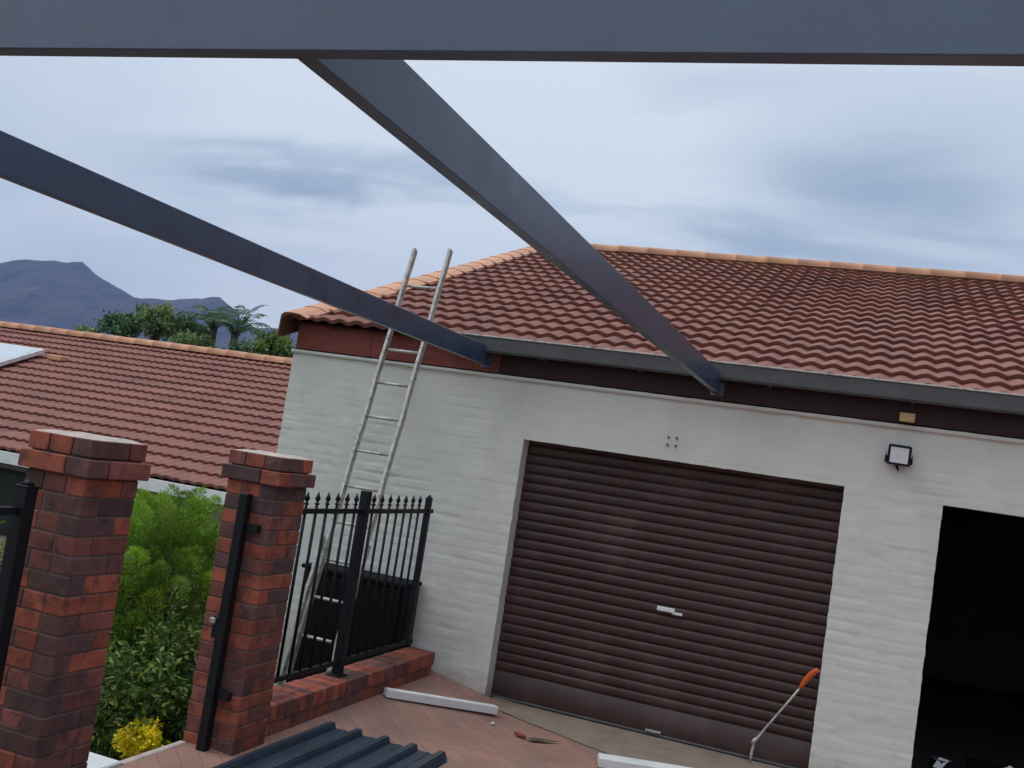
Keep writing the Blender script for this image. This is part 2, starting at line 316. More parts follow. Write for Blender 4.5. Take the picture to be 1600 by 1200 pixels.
# ------------------------------------------------------------------ fences
def spear(b, x, y, z):
    pr = [(.008,0),(.008,.022),(.017,.026),(.017,.034),(.008,.038),(.009,.046),(.019,.062),(.011,.082),(.001,.108)]
    b.tube([(x,y,z+q[1]) for q in pr], [q[0] for q in pr], 8)
def fence_panel(loc_y, y0, y1, bars, posts, label, zt=1.445, zb=.41, foot=.318):
    t = empty('spear_fence_panel', (-3.215,loc_y,foot), label, 'fence', 'black spear top fence panels')
    X = -3.215
    for z in (zt, zb):
        b = MB(); b.box((X-.0125,y0,z-.016),(X+.0125,y1,z+.016), None, .002); b.build('rail', M['black'], t)
    for y in bars:
        b = MB(); b.tube([(X,y,zb-.012),(X,y,zt+.03)], .0105, 8); spear(b, X, y, zt+.016); b.build('spear_bar', M['black'], t)
    for y, w, z0, z1, ft in posts:
        b = MB(); b.box((X-w/2,y-w/2,z0),(X+w/2,y+w/2,z1), None, .003)
        if ft: b.box((X-w*.9,y-w*.9,foot+.001),(X+w*.9,y+w*.9,foot+.009), None, .002)
        else: b.box((X-w*.55,y-w*.55,z1),(X+w*.55,y+w*.55,z1+.006), None, .002); b.tube([(X,y,z1+.006),(X,y,z1+.03)],[w*.5,.006],10)
        b.build('post', M['black'], t)
    return t
fence_panel(-1.3, -2.606, -.335, [-2.556,-2.426,-2.296,-2.166,-2.037,-1.908,-1.778,-1.65,-1.385,-1.257,-1.125,-.990,-.859,-.727,-.60],
    [(-1.517,.062,.319,1.585,True), (-.43,.044,.40,1.545,False)], 'black spear top fence panel on the low wall in front of the ladder')
fence_panel(-5.6, -6.6, -4.53, [-4.75-.13*k for k in range(14)], [(-4.53,.062,.145,1.545,False),(-6.6,.062,.145,1.545,False)],
    'black fence panel beside the nearest pillar at the left frame edge', foot=.14, zb=.25)
# gate post strip on the far pillar
t = empty('gate_post', (-3.19,-2.97,.13), 'narrow black steel gate post fixed to the front of the pillar', 'post')
b = MB(); b.box((-3.225,-3.012,.132),(-3.170,-2.957,1.545), None, .003); b.build('post_tube', M['black'], t)
for z in (1.34, .42):
    b = MB(); b.box((-3.169,-2.985,z),(-3.095,-2.9435,z+.045), None, .002); b.build('bracket', M['black'], t)
b = MB(); b.box((-3.262,-3.0,.74),(-3.226,-2.957,.86), None, .003); b.build('latch', M['black'], t)
b = MB(); b.box((-3.272,-3.02,.82),(-3.24,-3.001,.85), None, .003); b.build('latch_bolt', M['alu'], t)
# ------------------------------------------------------------------ garage
G = empty('garage', (0,0,0), 'white painted brick garage with a red tiled gable roof and roller door', 'garage')
xW, xE, zT = -4.94, 6.0, 2.62
OP = [(-2.653,-.139,0,2.13), (.535,3.3,0,2.10)]
def wall_disp(x, z):
    k = math.floor(z/.083); fz = z/.083-k; fx = (x+(.115 if k % 2 else 0))/.23; kx = math.floor(fx); fx -= kx
    edge = min(fz,1-fz)*.083; ex = min(fx,1-fx)*.23
    rough = max(0, min(1, .62+1.5*nz(x,z,3,.9)))
    if z > 2.13: rough *= max(.05, 1-(z-2.13)/.3) if x > -2.9 else .8
    j = max(0, 1-edge/.011); jx = max(0, 1-ex/.010)*.5
    hole = max(0, nz(x*1.2,z*2.5,9,5)-.28)*.012
    return -(.0045*(nz(kx*3.1,k*1.7,2,1.3)) - .0052*max(j,jx)*(.35+1.5*max(0,nz(x,z,7,2.5)+.2)) + .0016*nz(x,z*1.7,1,11) + .0012*nz(x,z,4,40) - hole)*(.2+.65*rough)
def lines(a, b_, step, must):
    s_ = set([round(a,4), round(b_,4)] + [round(m_,4) for m_ in must]); n_ = int((b_-a)/step)
    ms = sorted(s_)
    for i in range(n_):
        v = a+i*step
        if min(abs(v-m_) for m_ in ms) > step*.5: s_.add(round(v,4))
    return sorted(s_)
XS = lines(xW, xE, .022, [OP[0][0],OP[0][1],OP[1][0],OP[1][1]]); XS = [x for x in XS if x < 1.6 or (x*1000 % 5 < 5)]
ZS = lines(-1.4 if False else -.3, zT, .0138, [0,2.13,2.10])
b = MB(); vid = {}; vs = []; fs = []
def wp(x, z):
    ex = 0
    for xe in (xW, OP[0][0], OP[0][1], OP[1][0]):
        if abs(x-xe) < .03: ex = .004*nz(z,xe,4,9)+.003*nz(z,xe,8,25); 
    return (x+ex, wall_disp(x,z), z + (.004*nz(x,5,5,14) if abs(z-2.13) < .012 or abs(z-2.10) < .012 else 0))
for i, x in enumerate(XS):
    for j, z in enumerate(ZS): vs.append(wp(x,z))
nzs = len(ZS)
for i in range(len(XS)-1):
    for j in range(nzs-1):
        xm = (XS[i]+XS[i+1])/2; zm = (ZS[j]+ZS[j+1])/2
        if any(o_[0] < xm < o_[1] and zm < o_[3] for o_ in OP): continue
        fs.append((i*nzs+j, (i+1)*nzs+j, (i+1)*nzs+j+1, i*nzs+j+1))
b.add(vs, fs, None, True)
# reveals of the openings
for o_ in OP:
    for xe, sg in ((o_[0],1),(o_[1],-1)):
        zz = [z for z in ZS if z <= o_[3]+1e-6]; v2 = []; f2 = []
        for z in zz:
            p = wp(xe,z); v2 += [p, (p[0]+.003*nz(z,1,2,8), .11, z), (xe+.004*nz(z,9,2,8), .22, z)]
        for j in range(len(zz)-1):
            for k in (0,1):
                q = (j*3+k, j*3+k+1, (j+1)*3+k+1, (j+1)*3+k); f2.append(q if sg < 0 else q[::-1])
        b.add(v2, f2, None, True)
    xx = [x for x in XS if o_[0]-1e-6 <= x <= o_[1]+1e-6]; v2 = []; f2 = []
    for x in xx: p = wp(x,o_[3]); v2 += [p, (x,.22,o_[3])]
    for j in range(len(xx)-1): f2.append((j*2,j*2+1,j*2+3,j*2+2))
    b.add(v2, f2)
# side, back and gable
v2 = [wp(xW,z) for z in ZS]; v3 = [(xW,12.4,z) for z in ZS]
b.add(v2+v3, [(j, j+1, nzs+j+1, nzs+j) for j in range(nzs-1)])
b.add([(xW,0.02,-1.4),(xW,12.4,-1.4),(xW,12.4,-.3),(xW,.02,-.3)], [(0,1,2,3)])
b.add([(xW,.02,-1.4),(xE,.02,-1.4),(xE,.02,-.3),(xW,.02,-.3)], [(0,1,2,3)])
T = math.tan(math.radians(19.5)); EY, EZ = -.12, 2.90
yR = 6.2; zR = EZ+(yR-EY)*T
for x in (xW+.001, xE):
    b.add([(x,.003,zT),(x,12.4,zT),(x,yR,zR-.10)], [(0,1,2)])
b.add([(xE,0,-.3),(xE,12.4,-.3),(xE,12.4,zT),(xE,0,zT)], [(0,1,2,3)])
b.add([(xW,12.4,-1.4),(xE,12.4,-1.4),(xE,12.4,zT),(xW,12.4,zT)], [(0,1,2,3)])
b.build('wall', M['wall'], G)
# plaster ledge along the wall head
b = MB(); v2 = []; f2 = []
xx = [xW-.012+.04*i for i in range(int((xE-xW)/.04))]
for x in xx:
    o_ = .004*nz(x,1,1,6); zt_ = zT+.012+.003*nz(x,2,2,9); v2 += [(x,.004,zT-.022+o_),(x,-.020+o_,zT-.018+o_),(x,-.026+o_,zT),(x,-.020+o_,zt_),(x,.03,zt_+.002)]
for i in range(len(xx)-1):
    for k in range(4): f2.append((i*5+k+1, i*5+k, (i+1)*5+k, (i+1)*5+k+1))
f2.append((0,1,2,3,4)); b.add(v2, f2, None, True); b.build('wall_head_ledge', M['wall'], G)
# interior of the open bay and behind the door
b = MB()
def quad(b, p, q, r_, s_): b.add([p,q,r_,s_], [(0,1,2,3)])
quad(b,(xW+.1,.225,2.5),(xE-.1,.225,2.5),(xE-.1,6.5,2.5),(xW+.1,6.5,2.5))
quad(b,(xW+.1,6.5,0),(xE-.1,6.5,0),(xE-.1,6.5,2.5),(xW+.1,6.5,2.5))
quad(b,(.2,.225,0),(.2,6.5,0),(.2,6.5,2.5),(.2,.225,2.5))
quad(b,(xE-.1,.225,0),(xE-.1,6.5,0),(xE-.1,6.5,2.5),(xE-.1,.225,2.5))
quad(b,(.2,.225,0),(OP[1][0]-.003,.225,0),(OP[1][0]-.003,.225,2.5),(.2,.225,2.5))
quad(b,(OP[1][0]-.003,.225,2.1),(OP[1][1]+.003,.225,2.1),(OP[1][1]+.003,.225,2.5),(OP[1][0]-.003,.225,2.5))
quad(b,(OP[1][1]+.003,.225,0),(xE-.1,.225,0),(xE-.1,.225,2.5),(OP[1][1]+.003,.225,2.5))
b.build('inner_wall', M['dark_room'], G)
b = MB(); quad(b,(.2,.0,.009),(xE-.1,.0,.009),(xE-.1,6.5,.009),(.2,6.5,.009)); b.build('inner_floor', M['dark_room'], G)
# roller door
D = MB(); x0, x1 = OP[0][0]-.03, OP[0][1]+.03; yD = .15
prof = [(-7000,300),(-5200,330),(-4300,400),(-3800,405),(-3500,430),(-3295,460),(-3249,477),(-3205,486),(-3057,489),(-2915,503),(-2851,478),(-2779,447),(-2717,425),(-2660,413),(-2615,397),(-2560,394),(-2519,396),(-2452,397),(-2361,398),(-2308,411),(-2241,419),(-2203,411),(-2166,389),(-2140,365),(-2116,342),(-2076,344),(-2039,345),(-1971,347),(-1700,300),(-1300,220),(-800,150),(0,90),(1500,60),(4000,40)]
z = .235; pitch = .0775
pts = [(yD, .028), (yD-.004,.05), (yD-.004,.225), (yD+.008,.235)]
while z < 2.2:
    for f_, d_ in ((.035,.012),(.09,.002),(.18,-.004),(.35,-.0075),(.60,-.009),(.82,-.007),(.94,-.002),(.975,.006),(1.0,.012)):
        pts.append((yD+d_, z+pitch*f_))
    z += pitch
nx = 60; v2 = []
for i in range(nx+1):
    x = x0+(x1-x0)*i/nx
    for (y,zz) in pts: v2.append((x, y+.004*nz(x,zz,3,.8)+.0012*nz(x,zz,6,4), zz+.0025*nz(x,zz*.2,5,1.1)))
k = len(pts); f2 = [(i*k+j, (i+1)*k+j, (i+1)*k+j+1, i*k+j+1) for i in range(nx) for j in range(k-1)]
DR = D; DR.add(v2, f2, None, True)
door = DR.build('roller_door', M['door'], G)
b = MB(); b.box((x0+.03,yD-.014,.020),(x1-.03,yD+.01,.034), None, .002); b.build('bottom_strip', M['gutter'], door)
b = MB(); b.box((-1.40,yD-.036,.965),(-1.26,yD-.014,1.0), None, .005); b.box((-1.28,yD-.03,.955),(-1.20,yD-.012,.975), None, .003); b.build('door_handle', M['white'], door)
b = MB(); b.box((-1.36,yD-.024,.040),(-1.24,yD-.005,.058), None, .003); b.build('lock_plate', M['alu'], door)
# fascia
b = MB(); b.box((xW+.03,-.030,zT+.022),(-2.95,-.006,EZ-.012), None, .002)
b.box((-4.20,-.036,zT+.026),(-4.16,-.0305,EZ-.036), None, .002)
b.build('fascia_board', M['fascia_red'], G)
b = MB(); b.box((-2.947,-.030,zT+.022),(xE,-.006,EZ-.012), None, .002); b.build('fascia_board', M['fascia_dark'], G)  # right part of the fascia, its colour darkened for the shade below the gutter
# gutter (box profile with open top and rolled lip)
def gutter(xa, xb):
    b = MB(); pr = [(-.032,2.905),(-.034,2.810),(-.045,2.797),(-.155,2.792),(-.172,2.806),(-.184,2.905),(-.192,2.912),(-.190,2.920),(-.180,2.916),(-.168,2.813),(-.155,2.798),(-.045,2.803),(-.038,2.815),(-.036,2.905)]
    n_ = len(pr); xs_ = [xa+(xb-xa)*i/30 for i in range(31)]; v_ = []; f_ = []
    for x in xs_:
        sag = .003*nz(x,1,7,1.5)
        for y, z in pr: v_.append((x, y-(.002*nz(x,3,2,2)), z+sag))
    for i in range(30):
        for k in range(n_):
            k2 = (k+1) % n_; f_.append((i*n_+k, (i+1)*n_+k, (i+1)*n_+k2, i*n_+k2))
    f_.append(tuple(range(n_))); f_.append(tuple(30*n_+k for k in range(n_))[::-1])
    b.add(v_, f_); lp = MB(); lp.box((xa,-.195,2.9125),(xb,-.1865,2.9245), None, .002); lp.build('gutter_lip', M['alu'], G); b.box((xa-.002,-.172,2.798),(xa+.002,-.035,2.903))
    return b.build('gutter', M['gutter'], G)
gutter(-3.40, xE)
for x in (-2.55,-1.75,-.75,.25,1.25,2.25):
    b = MB(); b.box((x-.010,-.165,2.783),(x+.010,-.0305,2.790), None, .001); b.build('gutter_bracket', M['gutter'], G)
# tiled roofs
def tile_col():
    v = R.uniform(.91,1.08); w = R.random()
    c_ = (.250,.098,.072) if w < .88 else ((.28,.12,.085) if w < .94 else (.21,.085,.068))
    return tuple(k_*v for k_ in c_)
def tiled_roof(name, x0, x1, y0, z0, pitch_deg, n_courses, gauge, parent, wave=.165, amp=.0125, samp=10):
    t_ = math.radians(pitch_deg); ty, tz = math.cos(t_), math.sin(t_)
    b = MB(); nx_ = int((x1-x0)/wave*samp)
    def hgt(x):
        p = (x/wave) % 1
        c1 = math.cos(2*PI*(p+.04*math.sin(2*PI*p)))*.5+.5; return amp*2*(c1**.5) - amp
    for c_ in range(n_courses):
        s0 = c_*gauge; s1 = (c_+1)*gauge+.03
        cols = {}
        rows = [(s0+.012,-.012),(s0,.026),(s0+.05,.0235),(s1,-.010)]
        v_ = []; f_ = []
        jit = {}
        for i in range(nx_+1):
            x = x0+(x1-x0)*i/nx_; ti = math.floor(x/(2*wave)); 
            if ti not in jit: jit[ti] = (R.uniform(-.006,.006), R.uniform(-.003,.003))
            js, jh = jit[ti]
            for ri, (s_, h_) in enumerate(rows):
                hh = h_ + hgt(x) + (jh if ri in (1,2) else 0); ss = s_ + (js if ri < 3 else 0)
                v_.append((x, y0+ss*ty-hh*tz, z0+ss*tz+hh*ty))
        o_ = len(b.v); b.v.extend(v_)
        for i in range(nx_):
            x = x0+(x1-x0)*(i+.5)/nx_; ti = math.floor(x/(2*wave))
            if ti not in cols: cols[ti] = tile_col()
            for r_ in range(3):
                b.f.append((o_+i*4+r_, o_+(i+1)*4+r_, o_+(i+1)*4+r_+1, o_+i*4+r_+1)); b.c.append(cols[ti]); b.sm.append(r_ > 0)
    return b.build(name, M['tile'], parent)
NC = 20; GA = (yR-EY)/math.cos(math.radians(19.5))/NC
roof = tiled_roof('tiled_roof', xW-.03, xE+.1, EY, EZ, 19.5, NC, GA, G)
b = MB()      # back slope and underside
quad(b,(xW-.05,yR,zR-.02),(xE+.1,yR,zR-.02),(xE+.1,12.7,EZ-.1),(xW-.05,12.7,EZ-.1))
b.build('back_slope', M['tile'], G)
for f in range(len(b.c)): b.c[f] = (.26,.11,.09)
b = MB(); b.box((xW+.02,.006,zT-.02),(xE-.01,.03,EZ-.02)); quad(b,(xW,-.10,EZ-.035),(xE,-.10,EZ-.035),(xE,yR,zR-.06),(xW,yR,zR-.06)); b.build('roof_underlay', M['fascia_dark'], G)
# ridge caps
def ridge(x0, x1, y, z, parent, r=.105, ln=.42):
    b = MB(); x = x0
    while x < x1:
        xe = min(x+ln+.02, x1+.05); v = R.uniform(.88,1.12); c_ = (v, v*R.uniform(.95,1.05), v*R.uniform(.92,1.05)); dz = R.uniform(-.004,.004)
        v_ = []; f_ = []; m_ = 9
        for xx, rr in ((x, r*1.01),(x+.05,r*1.01),(x+.051,r*.985),(xe,r*.97)):
            for k in range(m_):
                a = math.radians(-8+196*k/(m_-1)); v_.append((xx, y+rr*1.15*math.cos(a), z+dz+rr*.92*math.sin(a)))
        for i in range(3):
            for k in range(m_-1): f_.append((i*m_+k, i*m_+k+1, (i+1)*m_+k+1, (i+1)*m_+k))
        f_.append(tuple(range(m_))[::-1]); b.add(v_, f_, c_, True); x += ln
    return b.build('ridge_cap', M['cap'], parent)
ridge(xW-.09, xE+.1, yR, zR+.015, G)
# verge caps running up the rake
b = MB(); s_ = -.07; t_ = math.radians(19.5); LN = .345; end = (yR-EY)/math.cos(t_)+.05
pr = [(.175,.020),(.10,.050),(.02,.058),(-.055,.052),(-.085,.030),(-.096,-.01),(-.100,-.19),(-.088,-.19),(-.084,-.02),(-.072,.012),(-.045,.035),(.02,.042),(.10,.034),(.17,.004)]
while s_ < end:
    e_ = min(s_+LN+.03, end); v = R.uniform(.9,1.12); c_ = (v*1.05, v*1.05, v*1.05); v_ = []; f_ = []; n_ = len(pr)
    for ss, up in ((s_,.005),(e_,-.001)):
        for x, h_ in pr:
            v_.append((xW+.02+x, EY+ss*math.cos(t_)-(h_+up)*math.sin(t_)*(1 if h_ > 0 else 0), EZ+ss*math.sin(t_)+(h_+up)*(math.cos(t_))))
    for k in range(n_):
        k2 = (k+1) % n_; f_.append((k, k2, n_+k2, n_+k))
    f_.append(tuple(range(n_))[::-1]); f_.append(tuple(n_+k for k in range(n_)))
    b.add(v_, f_, c_, False)
    for k in (4,5,6,7,8,n_): b.c[len(b.c)-len(f_)+k] = (.30*v,.27*v,.26*v)      # weathered brown outer side
    s_ += LN
b.build('verge_cap', M['cap'], G)
# marks over the door
for dx in (0,.065):
    for dz in (0,.06):
        b = MB(); x, z = -1.475+dx, 2.25+dz; b.tube([(x,-.012,z),(x,.02,z)], .009, 8); b.build('wall_plug', M['gutter'], G)
# ------------------------------------------------------------------ carport frame
K = empty('carport_frame', (-1,-6.1,0), 'unroofed dark blue grey steel carport beams running overhead to the garage', 'carport')
b = MB(); b.box((-4.2,-6.172,2.69),(3.6,-6.130,2.90), None, .0025); b.build('front_beam', M['steel'], K)
for x in (-1.147, -3.066):
    b = MB(); b.box((x-.0225,-6.1295,2.69),(x+.0225,-.031,2.845), None, .0025); b.build('rafter', M['steel'], K)
for x in (-1.147, -3.066):
    b = MB()
    for yy in (-6.1285,): b.box((x-.055,yy,2.70),(x+.055,yy+.005,2.84), None, .001)
    for dx in (-.04,.04):
        for zz in (2.73,2.81): b.tube([(x+dx,-6.1234,zz),(x+dx,-6.115,zz)], .007, 6)
    b.build('end_plate', M['steel'], K)
    b = MB(); b.box((x-.05,-.0385,2.675),(x+.05,-.0305,2.785), None, .001)
    for dx in (-.037,.037): b.tube([(x+dx,-.039,2.70),(x+dx,-.047,2.70)], .007, 6)
    b.build('fixing_plate', M['steel'], K)
for x in (-4.1, 3.5):
    b = MB(); b.box((x-.05,-6.127,-.02),(x+.05,-6.03,2.899), None, .003); b.build('post', M['steel'], K)
# ------------------------------------------------------------------ ladder
LD = empty('ladder', (-3.76,-.97,-.2), 'aluminium extension ladder with paint spatters leaning on the garage eave', 'ladder')
def ly(z): return -.200+(z-2.70)*.272
def lrail(x, z0, z1, off=0, w=.024, h=.060, name='rail'):
    b = MB(); n_ = 24; d = Vector((0,.272,1)).normalized(); nrm = Vector((0,-d.z,d.y))
    p0 = Vector((x, ly(z0)+off, z0)); p1 = Vector((x, ly(z1)+off, z1)); v_ = []; f_ = []
    for i in range(n_+1):
        p = p0.lerp(p1, i/n_); ox = .003*math.sin(i*1.3+x)
        for a, c_ in ((-1,-1),(1,-1),(1,1),(-1,1)): v_.append(p+Vector((ox+a*w/2,0,0))+nrm*(c_*h/2))
    for i in range(n_):
        for k in range(4): f_.append((i*4+k, i*4+(k+1) % 4, (i+1)*4+(k+1) % 4, (i+1)*4+k))
    f_.append((3,2,1,0)); f_.append(tuple(n_*4+k for k in range(4))); b.add(v_, f_); return b.build(name, M['alu'], LD)
lrail(-3.934, .10, 3.64); lrail(-3.600, .10, 3.66)
lrail(-3.966, -.24, 1.12, -.03); lrail(-3.568, -.24, 1.12, -.03)
z = .10+.27
while z < 3.5:
    b = MB(); b.tube([(-3.925,ly(z),z),(-3.609,ly(z),z)], .0125, 10); b.build('rung', M['alu'], LD); z += .2925
# ------------------------------------------------------------------ things by the garage
F = empty('floodlight', (.205,-.03,2.40), 'black square floodlight with a pale lens on the garage wall', 'floodlight')
tm = Matrix.Translation((.205,-.085,2.405)) @ Matrix.Rotation(math.radians(14),4,'X') @ Matrix.Rotation(math.radians(-6),4,'Z')
b = MB(); b.box((-.078,-.004,-.072),(.078,.030,.072), None, .012, tm); 
for k in range(7): b.box((-.06+.02*k-.003,.031,-.06),(-.06+.02*k+.003,.045,.06), None, 0, tm)
b.build('housing', M['black'], F)
b = MB()
for a, d in (((-.078,-.012,-.072),(.078,-.0045,-.058)),((-.078,-.012,.058),(.078,-.0045,.072)),((-.078,-.012,-.0579),(-.063,-.0045,.0579)),((.063,-.012,-.0579),(.078,-.0045,.0579))): b.box(a, d, None, .002, tm)
b.build('bezel', M['black'], F)
b = MB(); b.box((-.062,-.009,-.057),(.062,-.0045,.057), None, .001, tm); b.build('lens', M['glass_pale'], F)
b = MB(); b.box((.11,-.012,2.35),(.30,-.004,2.40), None, .002); b.bar((.115,-.01,2.375),(.118,-.09,2.40),.006,.03); b.bar((.296,-.01,2.375),(.293,-.09,2.40),.006,.03); b.build('bracket', M['black'], F)
b = MB(); b.tube([(.2,-.05,2.33),(.21,-.03,2.30),(.19,-.012,2.33)], .006, 8); b.build('cable', M['blackmatt'], F)
b = MB(); b.box((.175,-.075,2.652),(.278,-.031,2.715), None, .003); tag(b.build('timber_block', M['wood']), 'small pale timber block under the gutter above the floodlight', 'block')
# black cabinet behind the fence
B_ = empty('storage_cabinet', (-3.8,-.2,-.1), 'black waist high cabinet standing behind the fence against the garage', 'cabinet')
b = MB(); b.box((-4.27,-.35,-.22),(-3.345,-.03,.80), None, .008); b.build('body', M['blackmatt'], B_)
b = MB(); b.box((-4.29,-.37,.802),(-3.335,-.02,.835), None, .006); b.build('lid', M['blackmatt'], B_)
for xa, xb in ((-4.25,-3.815),(-3.80,-3.365)):
    b = MB(); b.box((xa,-.362,-.18),(xb,-.3515,.78), None, .004); b.build('door', M['blackmatt'], B_)
# white bars lying on the paving
def lying(name, p, q, w, h, mat, label, cat, group=None, bev=.003):
    b = MB(); p = Vector(p); q = Vector(q); b.bar(p, q, w, h, None, (0,0,1), bev); o = b.build(name, mat); return tag(o, label, cat, group)
def long_bar(p, q, w, h, label):
    t = empty('white_bar', tuple(p), label, 'bar', 'white metal bars on the paving')
    b = MB(); b.bar(p, q, w, h, None, (0,0,1), .003); b.build('bar_tube', M['white'], t)
    d = (Vector(q)-Vector(p)).normalized(); b = MB()
    b.bar(Vector(p)-d*.0025, Vector(p)-d*.0005, w*.82, h*.78, None); b.build('end_cap', M['white'], t)
    b = MB(); b.bar(Vector(q)+d*.0005, Vector(q)+d*.0025, w*.82, h*.78, None); b.build('end_cap', M['white'], t)
long_bar((-3.045,-1.055,.163), (-2.425,-.36,.050), .07, .058, 'long thin white metal bar lying on the paving by the low wall')
long_bar((-1.463,-.93,.037), (-.55,-.62,.037), .13, .060, 'short wide white bar on the paving in front of the roller door')
# slasher tool leaning by the jamb
t = empty('grass_slasher', (-.55,-.02,.02), 'orange handled steel tool leaning against the right side of the door', 'tool')
b = MB(); b.tube([(-.545,.02,.024),(-.545,.022,.09),(-.535,.024,.175),(-.47,.025,.29),(-.36,.027,.47),(-.262,.028,.635)], [.011,.010,.011,.008,.008,.008], 8); b.build('shaft', M['alu'], t)
b = MB(); b.tube([(-.553,.012,.165),(-.536,.022,.185),(-.517,.024,.212)], [.011,.017,.009], 8); b.build('collar', M['alu'], t)
b = MB(); b.tube([(-.270,.028,.622),(-.258,.026,.645),(-.235,.022,.69),(-.20,.010,.745),(-.165,-.012,.782),(-.150,-.02,.775)], [.010,.016,.021,.023,.019,.010], 12); b.build('handle', M['orange'], t)
# scrap on the ground
t = empty('garden_trowel', (-2.0,-.74,.02), 'small rusty trowel with red handle lying on the paving', 'trowel')
b = MB(); b.tube([(-2.135,-.735,.02),(-2.11,-.75,.024),(-2.07,-.765,.022),(-2.04,-.77,.018)], [.010,.017,.016,.009], 8); b.build('handle', M['orange'] if False else M['redbrown'], t)
b = MB(); b.add([(-2.04,-.775,.016),(-1.98,-.80,.014),(-1.90,-.745,.018),(-1.80,-.63,.012),(-1.90,-.69,.020),(-1.99,-.73,.022),(-1.95,-.77,.030)], [(0,1,6),(1,2,6),(2,3,4,6),(4,5,6),(5,0,6)]); b.build('blade', M['bark'], t)
b = MB(); b.tube([(-2.36,-.62,.012),(-2.34,-.60,.012)], .009, 6); tag(b.build('pebble', M['white']), 'tiny white chip on the paving below the end of the white bar', 'chip')
# stacked rib sheets
def rib_sheet(k, dx, dy, z0, label):
    b = MB(); pr = []; P = .19; n_ = 4
    for i in range(n_+1):
        c_ = i*P
        pr += [(c_-.032,0),(c_-.017,.034),(c_+.017,.034),(c_+.032,0)]
        if i < n_: pr += [(c_+.075,0),(c_+.085,.004),(c_+.105,.004),(c_+.115,0)]
    pr = [(-.05,.0)]+pr+[(n_*P+.045,-.003)]
    y0, y1 = -5.0+dy, -2.0+dy; m_ = 14; v_ = []; f_ = []; n2 = len(pr)
    for th in (0,-.0009):
        for j in range(m_+1):
            y = y0+(y1-y0)*j/m_
            for x, h_ in pr:
                X = -2.945+dx+x; zz = z0+h_+th+gz(X)*.0+.004*nz(X,y,k,1.3)
                v_.append((X+.004*math.sin(y*2+k), y+.0, zz))
    for j in range(m_):
        for i in range(n2-1):
            f_.append((j*n2+i, j*n2+i+1, (j+1)*n2+i+1, (j+1)*n2+i)); q_ = (m_+1)*n2
            f_.append((q_+j*n2+i, q_+(j+1)*n2+i, q_+(j+1)*n2+i+1, q_+j*n2+i+1))
    for i in range(n2-1): q_ = (m_+1)*n2; f_.append((m_*n2+i, m_*n2+i+1, q_+m_*n2+i+1, q_+m_*n2+i)); f_.append((i, q_+i, q_+i+1, i+1))
    b.add(v_, f_); o = b.build('roofing_sheet', M['sheet']); tag(o, label, 'roofing sheet', 'dark ribbed roofing sheets stacked on the paving'); return o
rib_sheet(1, 0, 0, .128, 'dark blue ribbed roofing sheet on top of the stack on the paving')
rib_sheet(2, .012, -.022, .118, 'dark ribbed roofing sheet just under the top one of the stack')
rib_sheet(3, -.006, .012, .108, 'lowest dark ribbed roofing sheet of the stack')
for y in (-2.5,-4.2):
    b = MB(); b.box((-2.93,y-.04,.0),(-2.12,y+.04,.1035), None, .003); tag(b.build('timber_batten', M['wood']), 'pale timber batten under the roofing sheets' + (' near their far end' if y > -3 else ' near the camera'), 'batten', 'battens under the sheets')
b = MB()
for i in range(170):
    if i < 110: x = R.uniform(-3.08,-2.66); y = -.01-abs(R.gauss(0,.05))
    else: x = R.uniform(-3.0,-.2); y = R.uniform(-2.2,-.25)
    r_ = R.uniform(.003,.012) if i < 110 else R.uniform(.002,.006); z = gz(x)+.002
    vs_ = [(x+r_*R.uniform(-1,1),y-abs(r_*R.uniform(.2,1)),z+r_*R.uniform(-.2,.9)) for _ in range(5)]
    g_ = R.uniform(.4,1.1); b.add(vs_, [(0,1,2),(0,2,3),(0,3,4),(0,4,1),(1,2,3),(1,3,4)], (g_,g_,g_))
o = b.build('rubble', M['capmortar']); tag(o, 'fine mortar crumbs and grit scattered on the paving by the wall foot', 'rubble'); o['kind'] = 'stuff'
# clutter in the open bay
t = empty('paint_tin', (.9,.75,0), 'small dark tin with a pale label inside the open bay', 'tin')
# (clutter pieces)
b = MB(); b.tube([(.80,.9,.012),(.80,.9,.17)], .075, 16); b.build('can', M['blackmatt'], t)
b = MB(); b.tube([(.80,.9,.1705),(.80,.9,.18)], .078, 16); b.build('lid', M['gutter'], t)
b = MB(); b.add([(.74,.822,.12),(.80,.815,.115),(.85,.83,.19),(.78,.83,.2)], [(0,1,2,3)]); b.build('label', M['white'], t)
def crumple(name, c_, r, label, mat, seed):
    b = MB(); rr = random.Random(seed); v_ = []; f_ = []; m_, n_ = 5, 8
    for i in range(m_+1):
        for j in range(n_):
            a = PI*i/m_; p = 2*PI*j/n_; q_ = r*rr.uniform(.6,1.15); v_.append((c_[0]+q_*math.sin(a)*math.cos(p), c_[1]+q_*math.sin(a)*math.sin(p), c_[2]+q_*.8*math.cos(a)))
    for i in range(m_):
        for j in range(n_): j2 = (j+1) % n_; f_.append((i*n_+j, (i+1)*n_+j, (i+1)*n_+j2, i*n_+j2))
    b.add(v_, f_); return tag(b.build(name, mat), label, 'paper', 'pale scraps inside the open bay')
crumple('crumpled_paper', (.90,.55,.10), .055, 'pale crumpled paper in the dark bay beside the tin', M['white'], 3)
crumple('crumpled_paper', (.93,.42,.05), .045, 'smallest pale paper scrap, lowest in the dark bay', M['white'], 5)
crumple('crumpled_paper', (1.27,.85,.20), .055, 'pale scrap on the dark box at the right frame edge', M['white'], 8)
t = empty('dark_crate', (1.2,.9,0), 'dark crate on the floor of the open bay at the right edge', 'crate')
b = MB(); b.box((1.02,.75,.011),(1.6,1.3,.15), None, .008); b.build('body', M['blackmatt'], t)
